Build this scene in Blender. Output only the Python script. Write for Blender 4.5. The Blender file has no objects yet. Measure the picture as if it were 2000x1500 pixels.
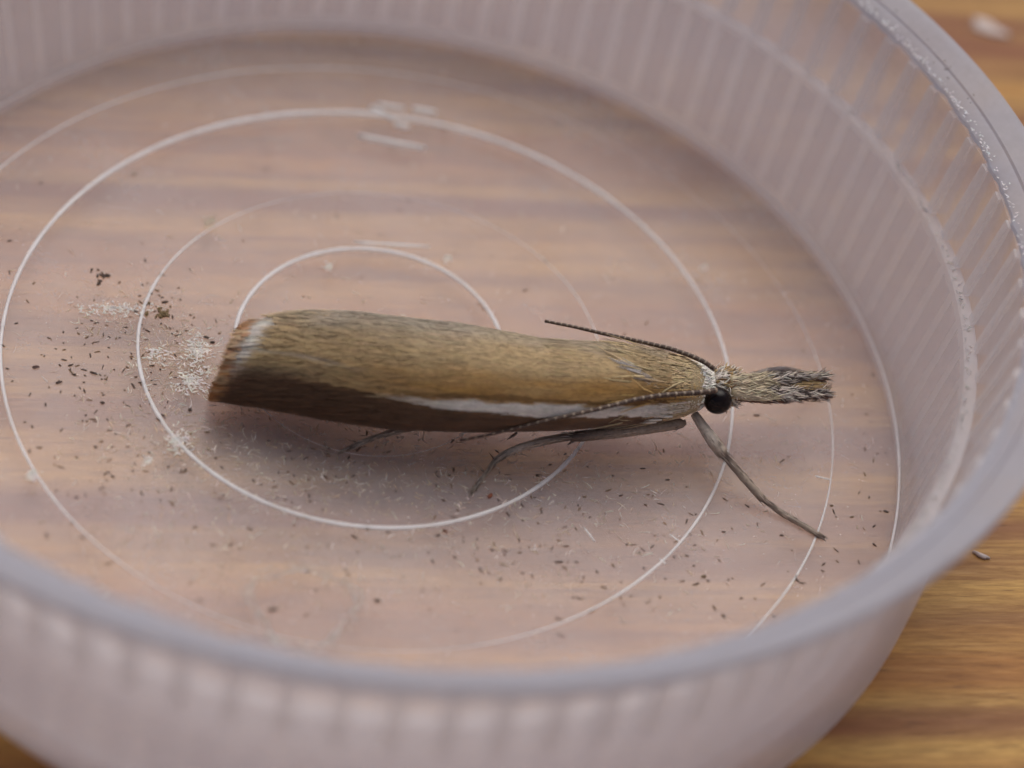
import bpy, bmesh, math, random
import numpy as np
from mathutils import Vector, Matrix
from mathutils.bvhtree import BVHTree
from mathutils import noise as mnoise

random.seed(11)
rng = np.random.default_rng(11)
S = bpy.context.scene
COL = S.collection
R = math.radians

# ------------------------------------------------------------------ camera (1 unit = 1 cm)
CAM = np.array([0.0, -3.7595, 3.7174])
FW = np.array([0.064337, 0.706135, -0.705148])
RT = np.array([0.985406, 0.066633, 0.156634])
UP = np.array([-0.157591, 0.704935, 0.691543])
FPX = 4208.16
cam_d = bpy.data.cameras.new('camera')
cam = bpy.data.objects.new('camera', cam_d)
COL.objects.link(cam)
M = Matrix(((RT[0], UP[0], -FW[0], CAM[0]), (RT[1], UP[1], -FW[1], CAM[1]), (RT[2], UP[2], -FW[2], CAM[2]), (0, 0, 0, 1)))
cam.matrix_world = M
cam_d.sensor_fit = 'HORIZONTAL'
cam_d.sensor_width = 36
cam_d.lens = 36 * FPX / 2000
cam_d.clip_start = 0.05
cam_d.clip_end = 500
cam_d.dof.use_dof = True
cam_d.dof.focus_distance = 5.13
cam_d.dof.aperture_fstop = 0.46
S.camera = cam

# ------------------------------------------------------------------ sky, sun, exposure
SUN_EL, SUN_AZ = 65.0, 8.0          # light falls from the far side of the tub
w = bpy.data.worlds.new('World')
S.world = w
w.use_nodes = True
nt = w.node_tree
bg = nt.nodes['Background']
sky = nt.nodes.new('ShaderNodeTexSky')
sky.sky_type = 'NISHITA'
sky.sun_disc = False
sky.sun_elevation = R(SUN_EL)
sky.sun_rotation = R(SUN_AZ)
sky.air_density = 1.0
sky.dust_density = 6.0
sky.ozone_density = 1.0
hs = nt.nodes.new('ShaderNodeHueSaturation')      # thin overcast: a paler sky
hs.inputs['Saturation'].default_value = .9
nt.links.new(sky.outputs[0], hs.inputs['Color'])
nt.links.new(hs.outputs[0], bg.inputs[0])
bg.inputs[1].default_value = 0.092
sd = bpy.data.lights.new('sun', 'SUN')
sd.energy = 1.55
sd.angle = R(62)
sd.color = (1.0, 0.985, 0.96)
sun = bpy.data.objects.new('sun', sd)
COL.objects.link(sun)
sun.rotation_euler = (-R(90 - SUN_EL), 0, -R(SUN_AZ))
S.view_settings.view_transform = 'Standard'
S.view_settings.look = 'None'
S.view_settings.exposure = -0.21
S.view_settings.gamma = 1
S.cycles.transparent_max_bounces = 24
S.cycles.max_bounces = 16
S.cycles.diffuse_bounces = 12
S.cycles.use_denoising = True
S.cycles.sample_clamp_indirect = 4


# ------------------------------------------------------------------ helpers
def ray(x, y):
    d = FW * FPX + RT * (x - 1000) - UP * (y - 750)
    return d / np.linalg.norm(d)


def U(x, y, z):
    """point at height z seen at photo coordinates x, y"""
    d = ray(x, y)
    return CAM + d * ((z - CAM[2]) / d[2])


def pxs(p):
    return FPX / float((np.asarray(p) - CAM) @ FW)      # photo pixels per cm at p


def link(name, me, mat=None, parent=None, smooth=True, sharp=None):
    o = bpy.data.objects.new(name, me)
    COL.objects.link(o)
    if mat is not None:
        me.materials.append(mat)
    if parent is not None:
        o.parent = parent
    if smooth:
        me.shade_smooth()
        if sharp: me.set_sharp_from_angle(angle=R(sharp))
    return o


def tag(o, label=None, cat=None, group=None, kind=None):
    if label: o['label'] = label
    if cat: o['category'] = cat
    if group: o['group'] = group
    if kind: o['kind'] = kind
    return o


def empty(name, loc=(0, 0, 0)):
    o = bpy.data.objects.new(name, None)
    COL.objects.link(o)
    o.location = loc
    o.empty_display_size = .1
    return o


def mesh(name, vs, fs, cols=None):
    me = bpy.data.meshes.new(name)
    me.from_pydata([tuple(map(float, v)) for v in vs], [], fs)
    if cols is not None:
        a = me.color_attributes.new('Col', 'FLOAT_COLOR', 'POINT')
        c = np.ones((len(vs), 4), np.float32)
        c[:, :3] = np.asarray(cols, np.float32)
        a.data.foreach_set('color', c.ravel())
    me.update()
    b_ = bmesh.new(); b_.from_mesh(me)
    bmesh.ops.recalc_face_normals(b_, faces=b_.faces)
    b_.to_mesh(me); b_.free()
    return me


def local(o, parent):
    """children are authored in world space; cancel the parent's offset"""
    o.matrix_parent_inverse = Matrix.Translation(-parent.location)
    return o


class NT:
    def __init__(self, name):
        self.m = bpy.data.materials.new(name)
        self.m.use_nodes = True
        self.t = self.m.node_tree
        for n in list(self.t.nodes):
            self.t.nodes.remove(n)
        self.out = self.n('ShaderNodeOutputMaterial')

    def n(self, typ, **kw):
        nd = self.t.nodes.new(typ)
        for k, v in kw.items():
            if k in nd.inputs.keys() if isinstance(k, str) else False:
                nd.inputs[k].default_value = v
            else:
                setattr(nd, k, v)
        return nd

    def l(self, a, b):
        self.t.links.new(a, b)

    def val(self, sock, v):
        if hasattr(v, 'is_linked') or isinstance(v, bpy.types.NodeSocket):
            self.l(v, sock)
        else:
            sock.default_value = v

    def noise(self, scale=5, detail=4, rough=.55, vec=None, dist=0):
        nd = self.n('ShaderNodeTexNoise')
        nd.inputs['Scale'].default_value = scale
        nd.inputs['Detail'].default_value = detail
        nd.inputs['Roughness'].default_value = rough
        nd.inputs['Distortion'].default_value = dist
        if vec is not None: self.l(vec, nd.inputs['Vector'])
        return nd.outputs['Fac']

    def ramp(self, fac, stops):
        nd = self.n('ShaderNodeValToRGB')
        e = nd.color_ramp.elements
        while len(e) < len(stops): e.new(.5)
        for el, (p, c) in zip(e, stops):
            el.position = p
            el.color = (*c, 1) if len(c) == 3 else c
        self.l(fac, nd.inputs[0])
        return nd.outputs[0]

    def mapr(self, v, a, b, c, d):
        nd = self.n('ShaderNodeMapRange')
        self.l(v, nd.inputs[0])
        for i, x in enumerate((a, b, c, d)): nd.inputs[i + 1].default_value = x
        return nd.outputs[0]

    def math(self, op, a, b):
        nd = self.n('ShaderNodeMath', operation=op)
        self.val(nd.inputs[0], a); self.val(nd.inputs[1], b)
        return nd.outputs[0]

    def mixc(self, f, a, b, mode='MIX'):
        nd = self.n('ShaderNodeMix', data_type='RGBA', blend_type=mode)
        self.val(nd.inputs[0], f); self.val(nd.inputs[6], a); self.val(nd.inputs[7], b)
        return nd.outputs[2]

    def mixs(self, f, a, b):
        nd = self.n('ShaderNodeMixShader')
        self.val(nd.inputs[0], f); self.l(a, nd.inputs[1]); self.l(b, nd.inputs[2])
        return nd.outputs[0]


def n2(x, y):
    return mnoise.noise(Vector((x, y, 3.3)))


# ------------------------------------------------------------------ materials
GRAIN = R(10.6)


def wood_material():
    t = NT('varnished_wood')
    tc = t.n('ShaderNodeTexCoord')
    mp = t.n('ShaderNodeMapping')
    mp.inputs['Rotation'].default_value = (0, 0, -GRAIN)
    t.l(tc.outputs['Object'], mp.inputs['Vector'])

    def stretched(sx, sy, off=0):
        m2 = t.n('ShaderNodeMapping')
        m2.inputs['Scale'].default_value = (sx, sy, 1)
        m2.inputs['Location'].default_value = (off, off * .7, off)
        t.l(mp.outputs[0], m2.inputs['Vector'])
        return m2.outputs[0]
    bands = t.noise(1, 3, .5, stretched(.16, 3.0), .3)
    streak = t.noise(1, 5, .62, stretched(.55, 13, 3), .35)
    fine = t.noise(1, 5, .72, stretched(8.0, 80, 7), .3)
    pores = t.noise(1, 2, .5, stretched(8, 110, 13))
    base = t.ramp(bands, [(.34, (.24, .075, .018)), (.43, (.47, .205, .036)), (.55, (.60, .34, .080)), (.65, (.25, .080, .024))])
    c = t.mixc(t.mapr(streak, .42, .66, 0, .75), base, (.22, .078, .020, 1))
    c = t.mixc(t.mapr(streak, .38, .24, 0, .55), c, (.54, .33, .10, 1))
    c = t.mixc(t.mapr(fine, .40, .68, 0, .60), c, (.17, .062, .014, 1))
    c = t.mixc(t.mapr(fine, .40, .22, 0, .45), c, (.55, .33, .10, 1))
    c = t.mixc(t.mapr(pores, .66, .74, 0, .75), c, (.10, .04, .014, 1))
    b = t.n('ShaderNodeBsdfPrincipled')
    t.l(c, b.inputs['Base Color'])
    t.l(t.mapr(fine, .3, .7, .38, .55), b.inputs['Roughness'])
    b.inputs['Specular IOR Level'].default_value = .35
    bp = t.n('ShaderNodeBump')
    bp.inputs['Strength'].default_value = .25
    bp.inputs['Distance'].default_value = .01
    t.l(fine, bp.inputs['Height'])
    t.l(bp.outputs[0], b.inputs['Normal'])
    t.l(b.outputs[0], t.out.inputs[0])
    return t.m


def plastic(name, veil, col=(.80, .78, .80), tint=(.99, .975, .965), cloud=.25, gloss=.5, rough=.4, scale=3.0, trans=.5):
    """milky polypropylene: per surface part of the light goes straight through, the rest is scattered"""
    t = NT(name)
    tc = t.n('ShaderNodeTexCoord')
    n1 = t.noise(scale, 5, .6, tc.outputs['Object'], .4)
    n2 = t.noise(scale * 9, 4, .65, tc.outputs['Object'])
    f = t.math('ADD', t.mapr(n1, .3, .7, -cloud * veil, cloud * veil), t.mapr(n2, .3, .7, -cloud * veil * .35, cloud * veil * .35))
    f = t.math('ADD', f, veil)
    f.node.use_clamp = True
    tr = t.n('ShaderNodeBsdfTransparent'); tr.inputs[0].default_value = (*tint, 1)
    di = t.n('ShaderNodeBsdfDiffuse'); di.inputs[0].default_value = (*col, 1)
    tl = t.n('ShaderNodeBsdfTranslucent'); tl.inputs[0].default_value = (*col, 1)
    milk = t.mixs(trans, di.outputs[0], tl.outputs[0])
    body = t.mixs(f, tr.outputs[0], milk)
    gl = t.n('ShaderNodeBsdfGlossy'); gl.inputs['Roughness'].default_value = rough
    bp = t.n('ShaderNodeBump'); bp.inputs['Strength'].default_value = .12; bp.inputs['Distance'].default_value = .004
    t.l(n2, bp.inputs['Height'])
    t.l(bp.outputs[0], gl.inputs['Normal'])
    lw = t.n('ShaderNodeLayerWeight'); lw.inputs[0].default_value = .5
    fz = t.math('POWER', lw.outputs['Facing'], 4.0)
    t.l(t.mixs(t.math('MULTIPLY', t.mapr(fz, 0, 1, .04, .6), gloss), body, gl.outputs[0]), t.out.inputs[0])
    return t.m


def attr_material(name, rough=.6, spec=.25, var=.25, vscale=60, sheen=0, trans=0.0):
    t = NT(name)
    at = t.n('ShaderNodeAttribute', attribute_name='Col')
    tc = t.n('ShaderNodeTexCoord')
    nz = t.noise(vscale, 3, .6, tc.outputs['Object'])
    k = t.mapr(nz, .3, .7, 1 - var, 1 + var)
    vm = t.n('ShaderNodeVectorMath', operation='SCALE')
    t.l(at.outputs['Color'], vm.inputs[0]); t.l(k, vm.inputs['Scale'])
    b = t.n('ShaderNodeBsdfPrincipled')
    t.l(vm.outputs[0], b.inputs['Base Color'])
    b.inputs['Roughness'].default_value = rough
    b.inputs['Specular IOR Level'].default_value = spec
    b.inputs['Sheen Weight'].default_value = sheen
    sh = b.outputs[0]
    if trans:
        tl = t.n('ShaderNodeBsdfTranslucent'); t.l(vm.outputs[0], tl.inputs[0])
        sh = t.mixs(trans, sh, tl.outputs[0])
    t.l(sh, t.out.inputs[0])
    return t.m


def plain(name, col, rough=.5, spec=.4, var=.3, vscale=40, coat=0):
    t = NT(name)
    tc = t.n('ShaderNodeTexCoord')
    nz = t.noise(vscale, 4, .6, tc.outputs['Object'])
    c = t.mixc(t.mapr(nz, .3, .7, 0, 1), (*[x * (1 - var) for x in col], 1), (*[min(1, x * (1 + var)) for x in col], 1))
    b = t.n('ShaderNodeBsdfPrincipled')
    t.l(c, b.inputs['Base Color'])
    b.inputs['Roughness'].default_value = rough
    b.inputs['Specular IOR Level'].default_value = spec
    b.inputs['Coat Weight'].default_value = coat
    t.l(b.outputs[0], t.out.inputs[0])
    return t.m


M_WOOD = wood_material()
M_FLOOR = plastic('milky_plastic_floor', .22, cloud=.2, trans=.35, col=(.94, .91, .95), gloss=.3, rough=.35)
M_INNER = plastic('milky_plastic_inner_wall', .47, cloud=.12, trans=.5, col=(.97, .97, 1.0), gloss=.4)
M_SKIRT = plastic('milky_plastic_skirt', .45, cloud=.15, trans=.6, col=(.95, .95, 1.0), gloss=.4)
M_RIB = plastic('milky_plastic_rib', .46, cloud=.15, trans=.55, col=(.96, .96, .98), gloss=.4)
M_FLUTE = plastic('milky_plastic_flute', .16, cloud=.1, trans=.4, col=(.92, .91, .95), gloss=.4)
M_RIM = plastic('milky_plastic_rim', .66, cloud=.1, col=(.64, .66, .74), gloss=.45, scale=6)
M_RING = plastic('milky_plastic_ridge', .88, cloud=.2, col=(.97, .97, .98), gloss=.9, rough=.3, scale=4)  # whiter than the floor, so the ridges' glint sits in the colour
M_MARK = plastic('milky_plastic_mark', .92, cloud=.1, col=(.98, .98, .98), gloss=.8, rough=.3)
M_WING = attr_material('wing_membrane', .55, .3, .16, 45, .1)
M_HAIR = attr_material('moth_scales', .5, .35, .15, 80, .15)
M_LEG = attr_material('moth_leg', .5, .35, .3, 120)
M_EYE = plain('moth_eye', (.008, .004, .004), .22, .22, .3, 90)
M_WHITE = attr_material('pale_dust', .7, .2, .15, 50, 0, .35)
M_DARK = attr_material('dark_frass', .6, .3, .3, 90)

# ------------------------------------------------------------------ table
TZ = -0.062
bm = bmesh.new()
bmesh.ops.create_cube(bm, size=1)
for v in bm.verts:
    v.co = Vector((v.co.x * 60, v.co.y * 40, (v.co.z - .5) * 2.2))
bmesh.ops.bevel(bm, geom=list(bm.edges), offset=.2, segments=3, affect='EDGES')
me = bpy.data.meshes.new('wooden_table'); bm.to_mesh(me); bm.free()
table = link('wooden_table', me, M_WOOD, smooth=False)
table.location = (3, 4, TZ)
tag(table, 'honey brown varnished wooden table top with streaked grain under the plastic tub', 'table')

# ------------------------------------------------------------------ plastic tub
tub = empty('plastic_tub', (0, 0, TZ))
tag(tub, 'round milky translucent plastic tub with ribbed wall holding the moth, on the wooden table', 'tub')


def fr(c):
    return lambda a: c[0] + c[1] * math.cos(a) + c[2] * math.sin(a) + c[3] * math.cos(2 * a) + c[4] * math.sin(2 * a)


rA = fr([.3447, -.0152, .0095, -.0125, -.0011])
rB = fr([.5733, -.0069, .0104, -.004, .0054])
rC = fr([.9036, -.0026, .0028, -.0112, .0014])
rD = fr([1.1307, .0126, -.0208, -.0013, -.008])
_E = fr([1.3303, .0129, -.0396, -.0309, -.0013])
rE = lambda a: min(_E(a), 1.345)
rS = fr([1.349, .006, 0, .009, 0])
rI = fr([1.4187, .0028, .0035, .0036, -.0117])
rO = fr([1.537, -.028, .017, .036, -.017])
rBase = fr([1.3901, .027, -.0074, -.0131, -.0209])
ZS, ZI, ZO = .376, .624, .662


def lathe(name, prof, mat, n=320, closed=True, cap=False, parent=tub):
    """prof: list of functions angle -> (r, z)"""
    vs, fs = [], []
    k = len(prof)
    for i in range(n):
        a = 2 * math.pi * i / n
        for p in prof:
            r, z = p(a)
            vs.append((r * math.cos(a), r * math.sin(a), z))
    m = k if closed else k - 1
    for i in range(n):
        j = (i + 1) % n
        for q in range(m):
            q2 = (q + 1) % k
            fs.append((i * k + q, j * k + q, j * k + q2, i * k + q2))
    if cap:
        for q, up in ((0, True), (k - 1, False)):
            vs.append((0, 0, prof[q](0)[1])); c = len(vs) - 1
            for i in range(n):
                j = (i + 1) % n
                fs.append((c, i * k + q, j * k + q) if up else (c, j * k + q, i * k + q))
    o = link(name, mesh(name, vs, fs), mat, parent, sharp=40)
    return local(o, parent)


def P(rf, dr, z):
    return lambda a: (rf(a) + dr, z)


# floor plate: a thin disc
lathe('floor_plate', [P(rE, -.25, 0), P(rE, -.02, 0), P(rE, -.0015, .001), P(rE, -.0015, -.034), P(rE, -.25, -.034)],
      M_FLOOR, closed=False, cap=True)
# inner wall with a small foot fillet, ending in a ledge
lathe('inner_wall', [P(rE, 0, -.034), P(rE, 0, .004), P(rE, .002, .012), P(rS, -.012, ZS - .03), P(rS, -.004, ZS - .006), P(rS, .006, ZS),
                     P(rS, .026, ZS), P(rS, .026, ZS - .03), P(rE, .034, .01), P(rE, .032, -.034)], M_INNER)
# outer skirt from the table up to the rim
lathe('outer_wall', [P(rBase, -.035, TZ + .006), P(rBase, -.012, TZ + .001), P(rBase, -.002, TZ + .01), P(rBase, 0, TZ + .03),
                     P(rI, .012, ZI - .05), P(rI, .014, ZI - .018), P(rI, -.003, ZI - .018), P(rI, -.006, ZI - .06), P(rS, .027, ZS + .01),
                     P(rS, .027, ZS - .06), P(rBase, -.033, TZ + .04)], M_SKIRT)


def chip(a):
    s = 0
    for f, am in ((47, 1), (83, .8), (139, .7), (211, .5)):
        s += am * math.sin(f * a + f * f * .37)
    return .0022 * s * (.5 + .5 * math.sin(3 * a + 1.0))


def mixr(t, dz=0):
    return lambda a: (rI(a) * (1 - t) + rO(a) * t + (chip(a) if t < .1 else 0), ZI + (ZO - ZI) * t + dz)


lathe('rim', [mixr(0, -.016), mixr(0, -.004), mixr(.06, 0), mixr(.33, .001), mixr(.36, -.006), mixr(.39, .001), mixr(.72, .002), mixr(.90, 0), mixr(.985, -.007),
              mixr(1, -.020), mixr(.97, -.034), mixr(.85, -.045), mixr(.3, -.040)], M_RIM, n=720)


# concentric moulded ridges: raised wires, shrunk where the light leaves a ring faint
def ridge(rf, wid, fade, z0=0.0):
    n = 360
    vs, fs = [], []
    for i in range(n):
        a = 2 * math.pi * i / n
        wv = wid * fade(math.degrees(a)) * (1 + .22 * n2(a * 9, wid * 900) + .16 * n2(a * 40, wid * 500))
        r = rf(a)
        for q in range(5):
            b = math.pi * q / 4
            rr = r + wv * math.cos(b)
            vs.append((rr * math.cos(a), rr * math.sin(a), z0 + .0004 + wv * .8 * math.sin(b)))
    for i in range(n):
        j = (i + 1) % n
        for q in range(4):
            fs.append((i * 5 + q, j * 5 + q, j * 5 + q + 1, i * 5 + q + 1))
        fs.append((i * 5, i * 5 + 4, j * 5 + 4, j * 5))
    return local(link('moulded_ridge', mesh('moulded_ridge', vs, fs), M_RING, tub), tub)


def lobe(pts):
    xs = [p[0] for p in pts]; ys = [p[1] for p in pts]
    return lambda d: float(np.interp(d % 360, xs, ys))


ridge(rA, .0060, lobe([(0, .8), (60, 1), (170, 1), (195, .7), (230, .14), (310, .14), (340, .6), (360, .8)]))
ridge(rB, .0056, lobe([(0, .45), (60, .18), (120, .14), (150, .5), (180, .8), (220, 1), (330, 1), (345, .8), (360, .5)]))
ridge(rC, .0060, lobe([(0, .75), (30, .8), (60, 1.1), (100, 1.4), (150, 1.15), (190, .8), (220, .5), (245, .22), (285, .14), (310, .5), (360, .75)]))
ridge(rD, .0046, lobe([(0, .4), (20, .2), (60, .12), (100, .5), (150, .7), (200, .5), (280, .3), (310, .55), (330, .65), (360, .35)]))
_gc = U(592, 1188, 0)

ridge(lambda a: rE(a) - .004, .0046, lobe([(0, .6), (90, .6), (180, .5), (310, .9), (360, .6)]))


# moulded marks on the floor
def bar(x0, y0, x1, y1, wpx, name='moulded_mark', hgt=.009):
    p0, p1 = U(x0, y0, 0.0), U(x1, y1, 0.0)
    d = p1 - p0; L = np.linalg.norm(d[:2]); d /= L
    nrm = np.array([-d[1], d[0], 0])
    hw = wpx / 2 / pxs(p0)
    vs, fs = [], []
    ns = 6
    for i in range(ns + 1):
        t = i / ns
        ww = hw * (1 if 0 < i < ns else .55) * (1 + .15 * math.sin(i * 2.3))
        c = p0 + d * L * t
        for s, z in ((-1, .0005), (-.5, hgt), (.5, hgt), (1, .0005)):
            vs.append(c + nrm * ww * s + np.array([0, 0, z]))
    for i in range(ns):
        for q in range(3):
            fs.append((i * 4 + q, i * 4 + q + 1, i * 4 + 5 + q, i * 4 + 4 + q))
        fs.append((i * 4, i * 4 + 4, i * 4 + 7, i * 4 + 3))
    fs.append((0, 1, 2, 3)); fs.append((ns * 4 + 3, ns * 4 + 2, ns * 4 + 1, ns * 4))
    return local(link(name, mesh(name, vs, fs), M_MARK, tub), tub)


bar(700, 267, 830, 292, 11)
bar(735, 205, 790, 215, 11)
bar(806, 214, 852, 222, 14)
bar(722, 210, 772, 236, 12)
bar(770, 244, 800, 250, 13)
bar(1308, 1044, 1332, 1062, 4, 'scratch', .002)
bar(1592, 930, 1625, 938, 4, 'scratch', .002)
bar(690, 473, 840, 482, 7, 'scratch', .002)
bar(1140, 1030, 1162, 1058, 4, 'scratch', .002)
bar(1288, 1092, 1300, 1102, 4, 'scratch', .002)

# vertical ribs round the outer wall
NR = 88


def rib_mesh(a, z0, z1, upper):
    vs, fs = [], []
    hs = .0145
    for k in range(7):
        t = k / 6
        z = z0 + (z1 - z0) * t
        tt = (z - TZ) / (ZI - TZ)
        r0 = (rBase(a) * (1 - tt) + (rI(a) + .014) * tt)
        dep = (.003 if upper else .007) * (.3, .8, 1, 1, 1, .8, .2)[k]
        di = .046 - .025 * (z - ZS) / (ZI - ZS) if upper else -.0004     # above the ledge they show inside too
        for s, dr in ((-1, -di), (-1, dep * .5), (0, dep), (1, dep * .5), (1, -di)):
            rr = r0 + dr
            vs.append((rr * math.cos(a) - s * hs * math.sin(a), rr * math.sin(a) + s * hs * math.cos(a), z))
    for k in range(6):
        for q in range(4):
            fs.append((k * 5 + q, k * 5 + q + 1, k * 5 + q + 6, k * 5 + q + 5))
        fs.append((k * 5, k * 5 + 5, k * 5 + 9, k * 5 + 4))
    fs.append((0, 1, 2, 3, 4)); fs.append((34, 33, 32, 31, 30))
    return mesh('rib', vs, fs)


def flute_mesh(a):
    """added shallow swelling below the ledge, toning the wall down between light bars"""
    vs, fs = [], []
    for k in range(7):
        t = k / 6
        z = .03 + (ZS - .045) * t
        r0 = rE(a) * (1 - t) + (rS(a) - .012) * t
        hw = .031 + .002 * t
        dp = .0030 * (.15, .5, .8, 1, 1, .9, .3)[k]
        for s_, dr in ((-1, .0006), (-.6, -dp * .7), (0, -dp), (.6, -dp * .7), (1, .0006)):
            rr = r0 + dr
            vs.append((rr * math.cos(a) - s_ * hw * math.sin(a), rr * math.sin(a) + s_ * hw * math.cos(a), z))
    for k in range(6):
        for q in range(4):
            fs.append((k * 5 + q, k * 5 + q + 1, k * 5 + q + 6, k * 5 + q + 5))
        fs.append((k * 5, k * 5 + 5, k * 5 + 9, k * 5 + 4))
    fs.append((0, 1, 2, 3, 4)); fs.append((34, 33, 32, 31, 30))
    return mesh('added_flute', vs, fs)


for i in range(NR):
    a = 2 * math.pi * i / NR + R(1.6)
    local(link('rib', rib_mesh(a, ZS + .004, ZI - .020, True), M_RIB, tub, sharp=30), tub)
    local(link('added_flute', flute_mesh(a + math.pi / NR), M_FLUTE, tub, sharp=30), tub)

# ------------------------------------------------------------------ strands: thin tapered scales and hairs
class Strands:
    def __init__(self):
        self.v, self.f, self.c = [], [], []

    def add(self, p, d, L, wd, col, up=(0, 0, 1), bend=0.0, side=0.0, tip=None, seg=3, flat=.35):
        p = np.asarray(p, float); d = np.asarray(d, float); d = d / np.linalg.norm(d)
        up = np.asarray(up, float)
        s = np.cross(d, up); n_ = np.linalg.norm(s)
        s = s / n_ if n_ > 1e-6 else np.array([1., 0, 0])
        u = np.cross(s, d)
        b = len(self.v)
        tip = col if tip is None else tip
        for i in range(seg + 1):
            t = i / seg
            c = p + d * L * t + u * bend * L * t * t + s * side * L * t * t
            ww = wd * (1 - .85 * t ** 2) * (.6 + .4 * min(1, t * 4))
            cc = np.asarray(col) * (1 - t) + np.asarray(tip) * t
            self.v += [c - s * ww, c + u * ww * flat * 2, c + s * ww]
            self.c += [cc] * 3
        for i in range(seg):
            a = b + i * 3
            for q in range(3 if flat > .25 else 2):
                q2 = (q + 1) % 3
                self.f.append((a + q, a + q2, a + 3 + q2, a + 3 + q))
        e = b + seg * 3
        if flat > .25: self.f.append((e, e + 1, e + 2))

    def build(self, name, mat, parent=None, kind='stuff'):
        o = link(name, mesh(name, self.v, self.f, self.c), mat, parent)
        if parent is not None:
            w = parent
            while w.parent: w = w.parent
            o.matrix_parent_inverse = Matrix.Translation(-w.location) if parent is w else Matrix.Identity(4)
        if kind: o['kind'] = kind
        return o


def tube(name, pts, rad, mat, parent, cols, sides=10, sub=4, cap=True):
    """smooth tapered tube through 3-D points"""
    pts = [np.asarray(p, float) for p in pts]
    Q, rr, cc = [], [], []
    n = len(pts)
    for i in range(n - 1):
        p0, p1, p2, p3 = pts[max(i - 1, 0)], pts[i], pts[i + 1], pts[min(i + 2, n - 1)]
        for k in range(sub):
            t = k / sub
            Q.append(.5 * ((2 * p1) + (p2 - p0) * t + (2 * p0 - 5 * p1 + 4 * p2 - p3) * t * t + (3 * p1 - p0 - 3 * p2 + p3) * t ** 3))
            rr.append(rad[i] * (1 - t) + rad[i + 1] * t)
            cc.append(np.asarray(cols[i]) * (1 - t) + np.asarray(cols[i + 1]) * t)
    Q.append(pts[-1]); rr.append(rad[-1]); cc.append(np.asarray(cols[-1]))
    vs, fs, vc = [], [], []
    for i, (q, r, c) in enumerate(zip(Q, rr, cc)):
        d = Q[min(i + 1, len(Q) - 1)] - Q[max(i - 1, 0)]
        d = d / (np.linalg.norm(d) + 1e-9)
        s = np.cross(d, (0, 0, 1)); s /= (np.linalg.norm(s) + 1e-9)
        u = np.cross(s, d)
        for k in range(sides):
            b = 2 * math.pi * k / sides
            vs.append(q + r * (s * math.cos(b) + u * math.sin(b))); vc.append(c)
    m = len(Q)
    for i in range(m - 1):
        for k in range(sides):
            k2 = (k + 1) % sides
            fs.append((i * sides + k, i * sides + k2, (i + 1) * sides + k2, (i + 1) * sides + k))
    if cap:
        fs.append(tuple(range(sides))[::-1]); fs.append(tuple((m - 1) * sides + k for k in range(sides)))
    o = link(name, mesh(name, vs, fs, vc), mat, parent)
    return o


def jit(c, a=.15):
    k = 1 + random.uniform(-a, a)
    return [max(0, x * k * (1 + random.uniform(-.05, .05))) for x in c]


# ------------------------------------------------------------------ the moth
TOPX = [(430, 668), (470, 636), (530, 617), (600, 608), (700, 609), (800, 620), (900, 632), (1000, 650), (1060, 661), (1150, 667), (1250, 677), (1340, 697), (1385, 714), (1440, 726)]
BOTX = [(430, 781), (440, 783), (560, 801), (700, 826), (760, 834), (800, 839), (900, 843), (1000, 843), (1100, 841), (1200, 834), (1300, 825), (1340, 816), (1385, 796), (1440, 788)]
T0 = U(460, 715, .12); T1 = U(1400, 765, .18)
XM = T1 - T0; XM[2] = 0; XM /= np.linalg.norm(XM)
NM = np.array([XM[1], -XM[0], 0])            # towards the viewer's side of the moth
ZM = np.array([0, 0, 1.0])
ASP = 1.10


def section(x):
    """centre, half width, half height of the folded wing roll at photo column x"""
    top = np.interp(x, *zip(*TOPX)); bot = np.interp(x, *zip(*BOTX))
    e = (bot - top) / 2; yc = (bot + top) / 2
    clear = np.interp(x, [430, 700, 1300, 1440], [.012, .035, .085, .12])
    b = .1
    for _ in range(5):
        C = U(x, yc, b + clear)
        s = pxs(C)
        kn = abs(NM @ UP); kz = abs(ZM @ UP)
        b = e / s / math.sqrt((ASP * kn) ** 2 + kz ** 2)
    return C, ASP * b, b


SEC = {}


def sec(x):
    k = round(float(x) * 2) / 2
    if k not in SEC: SEC[k] = section(k)
    return SEC[k]


def wpt(x, th, sc=1.0):
    C, a, b = sec(x)
    th = R(th)
    return C + sc * (a * math.cos(th) * NM + b * math.sin(th) * ZM)


def wnrm(x, th):
    C, a, b = sec(x)
    th = R(th)
    n = math.cos(th) / a * NM + math.sin(th) / b * ZM
    return n / np.linalg.norm(n)


moth = empty('moth', tuple(U(900, 760, 0)))
tag(moth, 'slender buff moth with folded wings and a white streak, standing in the plastic tub', 'moth')
MOFF = Matrix.Translation(-moth.location)


def mo(o):
    o.matrix_parent_inverse = MOFF
    return o



def lerp(a, b, t):
    return tuple(p * (1 - t) + q * t for p, q in zip(a, b))


def sst(a, b, x):
    t = min(1, max(0, (x - a) / (b - a)))
    return t * t * (3 - 2 * t)


BUFF = (.58, .395, .185); GREYB = (.54, .42, .275); GOLD = (.50, .26, .062); BRN = (.19, .10, .046); WHT = (.92, .87, .78)
DKBR = (.12, .062, .030)


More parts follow.
